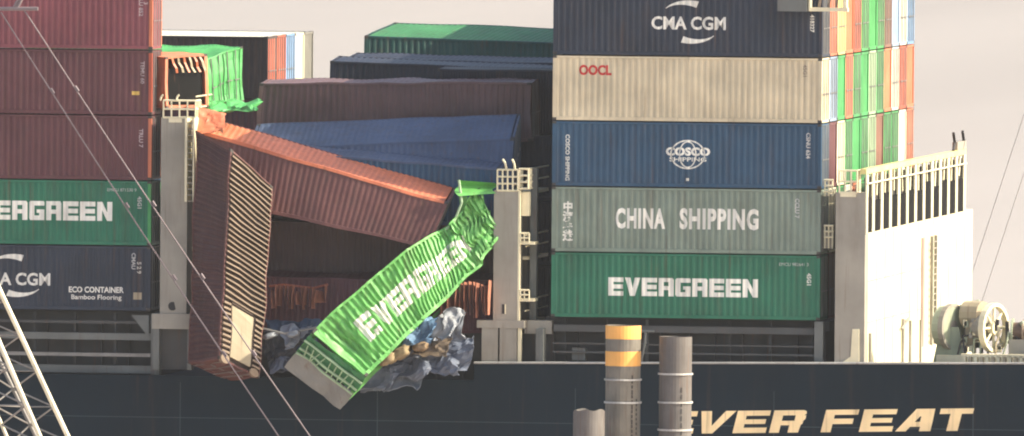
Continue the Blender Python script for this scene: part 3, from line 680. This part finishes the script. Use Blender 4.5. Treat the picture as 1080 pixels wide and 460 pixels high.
# ---------------------------------------------------------------- lashing bridges, 1.15 m thick frames across the ship
def basket(parent, x0, x1, y0, y1, z0, z1, mat, nv=3, nh=2):
    """railing cage on a tower, every bar a piece"""
    for z in [z0 + (z1 - z0) * i / nh for i in range(nh + 1)]:
        part('handrail', MB().bar((x0, y0, z), (x1, y0, z), .045), mat, parent); part('handrail', MB().bar((x1, y0 + .06, z), (x1, y1, z), .045), mat, parent)
    for i in range(nv + 1):
        x = x0 + (x1 - x0) * i / nv; part('rail_stanchion', MB().bar((x, y0 - .01, z0), (x, y0 - .01, z1), .04), mat, parent)
    for i in range(1, 4):
        y = y0 + (y1 - y0) * i / 3; part('rail_stanchion', MB().bar((x1 + .01, y, z0), (x1 + .01, y, z1), .04), mat, parent)
def bridge(xa, xb, ztop_, zbot, Y0, depth, lamp=None):
    t = part('lashing_bridge', MB().box(xa, Y0, zbot, xb, Y0 + 1.3, ztop_, 1), M_ship, ship)
    zf = [ztop_ - .05, ztop_ - 3.0, ztop_ - 5.9]
    for z in zf:
        part('platform', MB().box(xa + .05, Y0 + 1.32, z - .14, xb + .35, Y0 + depth, z), M_shipw, t)
        for k in (.5, 1.0): part('handrail', MB().bar((xb + .33, Y0 + .2, z + k), (xb + .33, Y0 + depth, z + k), .035), M_shipw, t)
    y = Y0 + 2.5
    while y < Y0 + depth:
        part('bridge_column', MB().box(xa + .1, y - .2, zbot, xb + .05, y + .2, ztop_ - 6.06), M_ship, t)
        part('bridge_column', MB().box(xa + .1, y - .2, ztop_ - 5.88, xb + .05, y + .2, ztop_ - .2), M_ship, t); y += PY
    return t
# left one
Y0 = -0.35
a, b_ = W(168.5, 330, Y0).x, W(196.5, 330, Y0).x
zt = W(180, 124, Y0).z; zm = W(180, 331, Y0).z; z3 = W(180, 390, Y0).z
lb1 = bridge(a, b_, zt, zm, Y0, 4.2)
basket(lb1, a + .1, b_ + .35, Y0, Y0 + 1.2, zt, W(180, 106, Y0).z, M_shipw, 4, 2)
part('pad', MB().box(a + .35, Y0 - .03, zt - .22, a + .95, Y0 - .002, zt - .04), M_shipw, lb1)
for px in (169, 186): part('top_hook', MB().tube([W(px, 106, Y0), W(px + 1, 102, Y0), W(px + 3, 100, Y0)], .045), M_shipw, lb1)
part('side_ladder', MB().box(b_ + .02, Y0 - .8, W(180, 212, Y0).z, b_ + .12, Y0 + .4, zt), M_shipw, lb1)
part('side_ladder', MB().box(b_ + .38, Y0 - .8, W(180, 212, Y0).z, b_ + .45, Y0 + .3, zt), M_shipw, lb1)
for i in range(14): part('ladder_rung', MB().box(b_ + .122, Y0 - .6, zt - .25 - i * .27, b_ + .378, Y0 - .5, zt - .2 - i * .27), M_ship, lb1)
part('porthole', MB().bar(W(182, 323, Y0 - .02), W(182, 323, Y0 + .05), .2, 12), M_dark, lb1)
part('tower_cap', MB().box(a - .35, Y0 - .05, W(180, 347, Y0).z, b_ + .35, Y0 + 1.4, zm - .003), M_ship, lb1)
part('tower_leg', MB().box(a - .30, Y0, z3, a - .02, Y0 + .6, W(180, 347, Y0).z - .003), M_coaml, lb1); part('tower_leg', MB().box(b_ + .05, Y0, z3, b_ + .25, Y0 + .6, W(180, 347, Y0).z - .003), M_coaml, lb1)
part('backing_plate', MB().box(a - .01, Y0 + .4, z3, b_ + .04, Y0 + .6, W(180, 347, Y0).z - .003), M_coam, lb1)
# middle one
a, b_ = W(520, 330, Y0).x, W(545.5, 330, Y0).x
zt = W(530, 201, Y0).z; zm = W(530, 338, Y0).z; z3 = W(530, 382, Y0).z
lb2 = bridge(a, b_, zt, zm, Y0, 6.5)
basket(lb2, a + .15, b_ - .02, Y0, Y0 + 1.2, zt, W(530, 179, Y0).z, M_shipw, 4, 3)
basket(lb2, b_ + .03, b_ + .45, Y0 + .02, Y0 + 1.2, zt + .1, W(530, 178, Y0).z, M_shipw, 1, 3)
for px, dx in ((534, -4), (543, -3)): part('top_hook', MB().tube([W(px, 178, Y0), W(px + dx * .3, 172, Y0), W(px + dx, 168, Y0)], .05), M_shipw, lb2)
part('back_post', MB().box(W(559, 250, .8).x, .8, zm, W(566, 250, .8).x, 1.2, W(562, 178, .8).z), M_coaml, lb2)
part('edge_strip', MB().box(b_ + .004, Y0 - .01, zm, b_ + .1, Y0 + .25, zt), M_shipw, lb2)
for py in (246, 306): 
    part('side_platform', MB().box(b_ + .104, Y0 + .05, W(550, py + 12, Y0).z, b_ + .75, Y0 + 1.2, W(550, py + 9, Y0).z), M_shipw, lb2)
    for k in (0, 5): part('handrail', MB().bar(W(547, py + k, Y0), W(558, py + k, Y0), .04), M_shipw, lb2)
    for px in (549, 553, 558): part('rail_stanchion', MB().bar(W(px, py, Y0), W(px, py + 10, Y0), .03), M_shipw, lb2)
part('side_panel', MB().box(b_ + .104, Y0 + .3, W(550, 228, Y0).z, b_ + .45, Y0 + .8, W(550, 203, Y0).z), M_shipw, lb2)
part('porthole', MB().box(W(529.5, 320, Y0).x, Y0 - .03, W(530, 331, Y0).z, W(532.5, 320, Y0).x, Y0 - .002, W(530, 321, Y0).z), M_dark, lb2)
part('porthole_rim', MB().box(W(532.5, 320, Y0).x, Y0 - .05, W(530, 331, Y0).z, W(533.6, 320, Y0).x, Y0 - .002, W(530, 321, Y0).z), M_shipw, lb2)
zc2 = W(530, 346, Y0).z
part('tower_cap', MB().box(W(503, 340, Y0).x, Y0 - .04, zc2, W(553, 340, Y0).x, Y0 + 1.4, zm - .003), M_ship, lb2)
for p0, p1 in ((508, 525), (527, 545), (565, 573)): part('tower_leg', MB().box(W(p0, 360, Y0).x, Y0, z3, W(p1, 360, Y0).x, Y0 + .9, zc2 - .003), M_ship if p0 < 560 else M_coaml, lb2)
part('edge_strip', MB().box(W(546, 360, Y0).x, Y0 + .02, z3, W(549.5, 360, Y0).x, Y0 + .3, zc2 - .003), M_shipw, lb2)
part('foot_bracket', MB().box(W(553, 340, .3).x, .3, W(560, 352, .3).z, W(582, 340, .3).x, .8, W(560, 338, .3).z), M_ship, lb2)
part('backing_plate', MB().box(W(500, 360, .8).x, .8, z3, W(585, 360, .8).x, .9, W(560, 352, .8).z), M_coam, lb2)
# right one: broad white bulkhead with an open gallery on top
a, b_ = W(880.5, 330, Y0).x, W(912, 330, Y0).x
zt = W(890, 203, Y0).z; z3 = W(890, 382.5, Y0).z; zp = W(912, 246.5, Y0).z
lb3 = part('lashing_bridge', MB().box(a, Y0, z3, b_ - .01, Y0 + .9, zt), M_ship, ship)
DP = 36.0
part('bulkhead', MB().box(a + .03, Y0 + .905, zl - 1.3, b_, Y0 + DP * .52, zp), M_shipw, lb3); part('bulkhead', MB().box(a + .03, Y0 + DP * .52 + .004, zl - 1.3, b_ - .05, Y0 + DP, zp), M_shipw, lb3)
basket(lb3, a + .15, a + .95, Y0, Y0 + .9, zt, W(890, 180, Y0).z, M_shipw, 3, 2)
part('pad', MB().box(a + .2, Y0 - .03, zt - .2, a + .9, Y0 - .002, zt), M_shipw, lb3)
zr_ = W(905, 181, Y0).z
part('top_rail', MB().box(b_ - .25, Y0 + .0, zr_ - .12, b_ + .02, Y0 + DP - 3, zr_ + .12), paint('rail_yellow', (.70, .62, .25)), lb3)
part('handrail', MB().bar((b_ + .05, Y0, zr_ - .55), (b_ + .05, Y0 + DP - 3, zr_ - .55), .04), M_shipw, lb3)
part('edge_post', MB().box(b_ - .02, Y0 + .01, zp, b_ + .05, Y0 + .35, zr_ - .14), M_shipw, lb3)
NB = 13
rr = random.Random(12)
for i in range(1, NB):
    y = Y0 + i * (DP - 3) / (NB - 1) - .5
    part('bridge_column', MB().box(b_ - .09, y, zp + .02, b_ - .005, y + .72, zr_ - .14), M_shipw, lb3)
    part('opening_shade', MB().box(b_ - .12, y - 1.75, zp + .02, b_ - .03, y - .08, zp + 1.55 + rr.uniform(-.15, .2)), M_shade, lb3)  # black panel painted as the shade low in each opening
    part('lashing_rod', MB().bar((b_ - .1, y - .55 - rr.uniform(0, .6), zr_ - .15), (b_ - .1, y - .75 - rr.uniform(0, .5), zp + 1.2 + rr.uniform(0, .5)), .05), M_shipw, lb3)
part('gap_shade', MB().box(b_ - .20, Y0 + .905, zp + .02, b_ - .15, Y0 + DP - 3, zr_ - .3), paint('shade_grey', (.035, .032, .03)), lb3)  # dark sheet added to give the column gaps their shade
for i, y in enumerate((Y0 + DP - 6.5, Y0 + DP - 3.4)):
    part('top_horn', MB().tube([(b_ - .1, y, zr_ + .12), (b_ - .1, y + .5, zr_ + .5), (b_ - .1, y, zr_ + .95)], .07), M_dark, lb3)
part('signal_box', MB().box(b_ - .3, Y0 + DP - 5.4, zr_ + .125, b_ - .05, Y0 + DP - 2.4, zr_ + .5), M_ship, lb3)
part('buttress', MB().poly([W(899, 347, Y0 - .03), W(906, 347, Y0 - .03), W(906, 382.5, Y0 - .03), W(888, 382.5, Y0 - .03), W(897, 376, Y0 - .03)]).poly([W(906, 347, Y0 - .03), W(906.1, 382.5, Y0 - .03), W(912, 382.5, Y0 + .9), W(912, 350, Y0 + .9)]), M_shipw, lb3)
for px, pt, wd in ((917, 352, 1.6), (957, 346, 2), (966, 350, 2), (979, 352, 1.5)):
    yy = Y0 + (px - 912) / (S * math.sin(AZ)); part('wall_rib', MB().box(b_ + .002, yy, zl - 1.3, b_ + .1, yy + wd / (S * math.sin(AZ)) * .6, z3 + (382 - pt) / S), M_ship, lb3)
for i in range(1, 13):
    y = Y0 + .95 + i * (DP - 1) / 13; part('plate_joint', MB().box(b_ + (.001 if y < Y0 + DP * .52 else -.049), y, zl - 1.3, b_ + (.012 if y < Y0 + DP * .52 else -.038), y + .09, zp - .02), paint('joint_tan', (.36, .33, .22)), lb3)
for z in (z3 + 1.75, z3 + 3.6): part('plate_joint', MB().box(b_ + .013, Y0 + .95, z, b_ + .02, Y0 + DP * .52, z + .035), paint('joint_tan', (.36, .33, .22)), lb3)
for i in range(16): part('ladder_rung', MB().box(b_ + .1, Y0 + 21.2, z3 + .2 + i * .3, b_ + .14, Y0 + 22.4, z3 + .25 + i * .3), M_ship, lb3)
for y in (21.1, 22.4): part('ladder_rail', MB().box(b_ + .02, Y0 + y, z3, b_ + .16, Y0 + y + .1, z3 + 5.0), M_ship, lb3)
part('access_door', MB().box(b_ + .001, Y0 + 26, z3 - .4, b_ + .05, Y0 + 29, z3 + 1.5), paint('door_dull', (.40, .36, .24)), lb3)
part('seam_strip', MB().box(b_ + .002, Y0 + DP * .52 - .5, z3, b_ + .03, Y0 + DP * .52 + .3, z3 + 5.0), paint('rust_seam', (.24, .165, .125)), lb3)
part('wall_pipe', MB().tube([(b_ + .12, Y0 + 11.2, z3 + 1.1), (b_ + .12, Y0 + 13.4, z3 + 1.5)], .05), M_ship, lb3)
# small gallery between the right stack and its tower
for py0, py1 in ((190, 207), (238, 262)):
    g = MB().box(W(868.5, 200, .4).x, .4, W(870, py1, .4).z, W(879.5, 200, .4).x, .9, W(870, py1 - (2 if py0 < 200 else 18), .4).z); part('side_platform', g, M_ship, lb3)
    for k in range(3): part('rail_stanchion', MB().bar(W(870 + 4 * k, py0, .3), W(870 + 4 * k, py1, .3), .04), M_shipw, lb3)
    for k in range(3): part('handrail', MB().bar(W(869, py0 + 6 * k, .28), W(879, py0 + 6 * k, .28), .045), M_shipw, lb3)
# gantry corner at the top of the picture
part('top_gantry', MB().box(W(820, 6, -.9).x, -.9, W(820, 12, -.9).z, W(851, 6, -.9).x, -.2, W(820, -6, -.9).z), M_coaml, lb3)
part('top_frame', MB().box(W(853.5, 6, -.8).x, -.8, W(855, 12, -.8).z, W(894, 6, -.8).x, -.4, W(855, 8, -.8).z), M_shipw, lb3)
part('top_frame', MB().box(W(853, 0, -.82).x, -.82, W(855, 11.6, -.8).z, W(855, 0, -.8).x, -.38, W(855, -10, -.8).z), M_shipw, lb3)
part('top_frame', MB().box(W(890, 0, -.82).x, -.82, W(855, 7.9, -.8).z, W(893, 0, -.8).x, -.38, W(855, -10, -.8).z), M_shipw, lb3)
for px in (864, 874, 882): part('top_strut', MB().bar(W(px, 8, -.6), W(px + 2, -8, -.6), .06), M_tan, lb3)

# ---------------------------------------------------------------- mooring winches on the right
M_green = paint('machinery_green', (.30, .34, .24))
def wheel(parent, ctr, r, th, mat, nm='flange', spokes=7):
    ax = Vector((math.sin(R(66)), -math.cos(R(66)), 0))
    hz = ax.cross(Vector((0, 0, 1))); g = MB(); n_ = 24
    for rr0, rr1, t0 in ((r, r * .86, th), (r * .28, .02, th)):
        pts = []
        for i in range(n_ + 1):
            t = 2 * math.pi * i / n_; d = hz * math.cos(t) + Vector((0, 0, 1)) * math.sin(t)
            pts.append([ctr + d * rr1 - ax * t0, ctr + d * rr0 - ax * t0, ctr + d * rr0 + ax * t0, ctr + d * rr1 + ax * t0, ctr + d * rr1 - ax * t0])
        g.grid(pts)
    o = part(nm, g, mat, parent)
    for i in range(spokes):
        t = 2 * math.pi * i / spokes; d = hz * math.cos(t) + Vector((0, 0, 1)) * math.sin(t)
        part('spoke', MB().bar(ctr + d * r * .25, ctr + d * r * .9, .06), mat, o)
    return ax
deck = zl - 1.25
wn = part('mooring_winch', MB().box(W(990, 380, 2).x, 1.2, deck, W(1066, 380, 2).x, 3.4, W(1000, 374, 2).z), M_shipw, ship)
c1 = W(1004, 345, 2.0); ax = wheel(wn, c1, 1.05, .12, M_ship, spokes=9)
part('winch_drum', MB().bar(c1 + ax * .1, c1 - ax * .5, .95, 18), M_green, wn)
part('winch_stand', MB().poly([W(984, 382, 1.7), W(1018, 382, 1.7), W(1011, 345, 1.7), W(992, 345, 1.7)]).poly([W(1018, 382, 1.7), W(1022, 382, 3.2), W(1014, 345, 3.2), W(1011, 345, 1.7)]), M_green, wn)
c2 = W(1048, 346, 1.6); wheel(wn, c2, 1.12, .14, M_shipw, spokes=8)
part('winch_drum', MB().bar(c2 - ax * .2, c2 - ax * .9, .6, 16), M_ship, wn)
c3 = W(1029, 332, 2.2); part('gear_case', MB().bar(c3 + ax * .4, c3 - ax * .5, .62, 14), M_tanl, wn)
part('gear_case', MB().box(W(1018, 350, 1.8).x, 1.8, W(1018, 366, 1.8).z, W(1036, 350, 1.8).x, 2.9, W(1018, 338, 1.8).z), M_tanl, wn)
part('winch_motor', MB().bar(W(1014, 328, 2.4), W(1034, 322, 2.4), .28, 10), M_green, wn)
rr = random.Random(4)
for i in range(34):
    px = 1012 + rr.uniform(0, 46); py = 340 + rr.uniform(0, 30); part('winch_fitting', MB().box(W(px, py, 1.5).x, 1.4, W(px, py + 3, 1.5).z, W(px + rr.uniform(2, 5), py, 1.5).x, 1.6, W(px, py - 3, 1.5).z), rr.choice([M_tan, M_tanl, M_shipw, M_ship, M_green, M_dark]), wn)
for i in range(12):
    px = 1016 + i * 6; part('bulwark_bracket', MB().box(W(px, 378, .3).x, .1, W(px, 383, .3).z, W(px + 3, 378, .3).x, .5, W(px, 376, .3).z), M_tanl if i % 2 else M_shipw, wn)
part('bulwark_bar', MB().box(W(1014, 376, .3).x, .1, W(1040, 376.5, .3).z, W(1090, 376, .3).x, .5, W(1040, 373.5, .3).z), M_shipw, wn)
c4 = W(1086, 350, 2.0); dr = part('rope_drum', MB().bar(c4 + Vector((-.75, 0, 0)), c4 + Vector((1, 0, 0)), .42, 16), paint('rope_brown', (.13, .085, .06)), ship)
for i in range(4): part('flange', MB().bar(c4 + Vector((-.8 + i * .5, 0, 0)), c4 + Vector((-.72 + i * .5, 0, 0)), .6 - .05 * (i % 2), 16), rr.choice([M_green, M_tan, M_ship]), dr)
for i in range(12): part('winch_fitting', MB().bar(W(1062 + i * 2.2, 352 + rr.uniform(-14, 10), 1.7), W(1064 + i * 2.2 + rr.uniform(-3, 4), 356 + rr.uniform(-6, 18), 1.7), rr.uniform(.04, .1), 6), rr.choice([M_green, M_tanl, M_ship, M_dark]), dr)
for i in range(7): part('winch_pipe', MB().tube([W(1010 + i * 8, 374, 1.3), W(1011 + i * 8 + rr.uniform(-4, 4), 362 + rr.uniform(-8, 4), 1.35), W(1016 + i * 8, 356 + rr.uniform(-14, 6), 1.5)], .045), rr.choice([M_green, M_tanl, M_shipw, M_dark]), wn)
part('rope_drum_stand', MB().box(W(1064, 360, 1.6).x, 1.5, deck, W(1100, 360, 1.6).x, 2.6, W(1064, 358, 1.6).z), M_ship, ship)

# ---------------------------------------------------------------- steel piles in front of the ship
def pile(label, px0, px1, pyt, Y, bands, rings, ticks, col, ragged=False):
    p0, p1 = W(px0, pyt, Y), W(px1, pyt, Y); r_ = (p1.x - p0.x) * math.cos(AZ) / 2; c = (p0 + p1) / 2
    o = root('steel_pile', label, 'pile', (c.x, Y, 0), 'steel piles standing in the water in front of the ship')
    zt_ = c.z; body = paint('pile_' + col, dict(grey=(.17, .155, .125), dull=(.12, .11, .10))[col], rough=.6, dirt=.8, dcol=(.06, .045, .035), runs=.9, scale=1.6)
    def cyl(nm, za, zb_, rr_, mat, k=32, cap=True):
        g = MB(); pts = []
        for i in range(k + 1):
            t = 2 * math.pi * i / k; pts.append([(c.x + rr_ * math.cos(t), Y + rr_ * math.sin(t), za), (c.x + rr_ * math.cos(t), Y + rr_ * math.sin(t), zb_ + (noise.noise(Vector((t * 2, px0, 0))) * .12 if ragged and zb_ == zt_ else 0))])
        g.grid(pts)
        if cap: g.poly([(c.x + rr_ * math.cos(2 * math.pi * i / k), Y + rr_ * math.sin(2 * math.pi * i / k), zb_ - .08) for i in range(k)])
        return part(nm, g, mat, o)
    cyl('shaft', -1, zt_, r_, body)
    for a_, b2, m_ in bands: cyl('painted_band', W(px0, b2, Y).z, W(px0, a_, Y).z, r_ + .012, m_, cap=False)
    for py in rings:
        z = W(px0, py, Y).z; g = MB(); k = 32
        g.grid([[(c.x + q_ * math.cos(2 * math.pi * i / k), Y + q_ * math.sin(2 * math.pi * i / k), zz) for q_, zz in ((r_, z - .04), (r_ + .06, z - .04), (r_ + .06, z + .04), (r_, z + .04))] for i in range(k + 1)]); part('ring', g, paint('ring_pale', (.42, .41, .38)), o)
    rr = random.Random(int(px0))
    for (tx, ty, th) in ticks:
        aa = math.asin(max(-1, min(1, (tx - (px0 + px1) / 2) / ((px1 - px0) / 2)))) ; t = AZ + aa - math.pi / 2
        z = W(px0, ty, Y).z; q_ = r_ + .015; g = MB()
        g.grid([[(c.x + q_ * math.cos(t + d), Y + q_ * math.sin(t + d), z + zz) for zz in (0, -th / S)] for d in (-.05, .05)]); part('depth_mark', g, M_dark, o)
    return o, c, r_, cyl
M_org = paint('band_orange', (.85, .43, .11), rough=.45, dirt=.1, streak=False)
M_gry = paint('band_grey', (.22, .20, .17), rough=.6)
tk = [(667, 395 + i * 5.2, 3.4 if i % 3 else 4.6) for i in range(14)] + [(671.5, 420 + i * 5, 2.5) for i in range(8)]
pile('tall steel pile with two orange bands at its top, left of the ship name', 639, 676, 343, -24, [(343, 357, M_org), (370, 385.5, M_org)], (400, 424), tk, 'grey')
tk2 = [(719, 408 + i * 7.5, 5) for i in range(8)]
pile('plain steel pile with pale rings beside the banded one', 695.5, 730, 355, -24, [], (394, 424, 453), tk2, 'dull')
part_o, c, r_, cy = pile('short broken topped steel pile left of the banded one', 604.5, 638, 433, -26, [], (), [], 'dull', ragged=True)
# ---------------------------------------------------------------- crane boom, hook and ropes in front
M_boom = paint('boom_cream', (.72, .66, .48), rough=.5, dirt=.2); M_lace = paint('boom_lacing', (.20, .19, .175), rough=.6)
YB = -60
boom = root('lattice_crane_boom', 'pale lattice crane boom slanting up out of the lower left corner', 'crane boom', W(70, 457, YB))
def chord(p0, p1, Y, ext0, ext1):
    A, B_ = W(*p0, Y), W(*p1, Y); d = B_ - A; return A - d * ext0, B_ + d * ext1
ch = [chord((3, 313), (70, 457), YB, 6, 1.9), chord((-27, 300), (41, 458), YB - .9, 6, 1.9), chord((-62, 300), (6, 458), YB + 1.3, 6, 1.9), chord((-32, 313), (36, 457), YB + 2.2, 6, 1.9)]
for i, (A, B_) in enumerate(ch): part('chord', MB().bar(A, B_, .105 if i < 2 else .08, 8), M_boom if i < 3 else M_lace, boom)
NL = 68
for (i, j) in ((0, 3), (1, 2), (2, 3), (0, 1)):
    for k in range(NL):
        u, v = k / NL, (k + 1) / NL
        if k % 2: u, v = v, u
        if i == 0 and j == 1: continue
        part('lacing', MB().bar(ch[i][0].lerp(ch[i][1], u), ch[j][0].lerp(ch[j][1], v), .038, 5), M_lace, boom)
        if k % 2 == 0: part('lacing', MB().bar(ch[i][0].lerp(ch[i][1], u), ch[j][0].lerp(ch[j][1], u), .03, 5), M_lace, boom)
YS = -40
bar = root('spreader_beam', 'pale horizontal hook bar crossing the top left corner', 'spreader beam', W(16, 9.5, YS))
part('beam', MB().bar(W(-14, 9.3, YS), W(40, 9.3, YS), .09, 8), M_rope, bar)
part('shackle', MB().tube([W(15, 8, YS), W(18, 2, YS), W(22, -4, YS)], .07), M_rope, bar); part('shackle', MB().tube([W(24, -4, YS), W(21, 3, YS), W(18, 8, YS)], .07), M_rope, bar)
part('hoist_rope', MB().bar(W(20, -3, YS), W(20, -420, YS), .05), M_rope, bar)
for nm, p0, p1, lb in (('a', (1, 13), (294, 460), 'thin wire rope running down from the hook bar, left of the pair'), ('b', (25, 10), (327, 460), 'thin wire rope running down from the hook bar, right of the pair')):
    A, B_ = W(*p0, YS), W(*p1, YS); d = B_ - A; e = root('wire_rope', lb, 'rope', A, 'pair of ropes slung from the hook bar')
    pts = [A + d * (t * 1.75 / 24) + Vector((0, 0, -.55 * math.sin(math.pi * min(t / 14, 1)) )) * .35 for t in range(25)]
    part('strand', MB().tube(pts, .029, 6), M_rope, e)
    for t in (.18, .45, .62, .80):
        part('rope_clamp', MB().bar(A + d * t, A + d * (t + .012), .055, 6), M_rope, e)
M_far = paint('far_rope', (.30, .28, .26))
for i, (p0, p1) in enumerate((((1090, 90), (1018, 310)), ((1094, 140), (1030, 335)))):
    A, B_ = W(*p0, 45), W(*p1, 45); d = B_ - A; e = root('stay_wire', ('faint thin wire slanting over the water at the right edge, upper' if i == 0 else 'faint thin wire slanting over the water at the right edge, lower'), 'wire', A, 'faint wires at the right edge')
    part('strand', MB().bar(A - d * .8, B_ + d * .35, .016, 5), M_far, e)

# ---------------------------------------------------------------- haze over the harbour
hz = MB().box(-13000, -4000, -1, 13000, 25000, 52)
hm = bpy.data.materials.new('harbour_haze'); hm.use_nodes = True; hn = hm.node_tree; hn.nodes.remove(hn.nodes['Principled BSDF'])
pv = hn.nodes.new('ShaderNodeVolumePrincipled'); pv.inputs['Color'].default_value = (.92, .93, .96, 1); pv.inputs['Density'].default_value = 0.000032
hn.links.new(pv.outputs[0], hn.nodes['Material Output'].inputs['Volume'])
ho = link('haze', hz.mesh('haze'), hm); ho['kind'] = 'stuff'
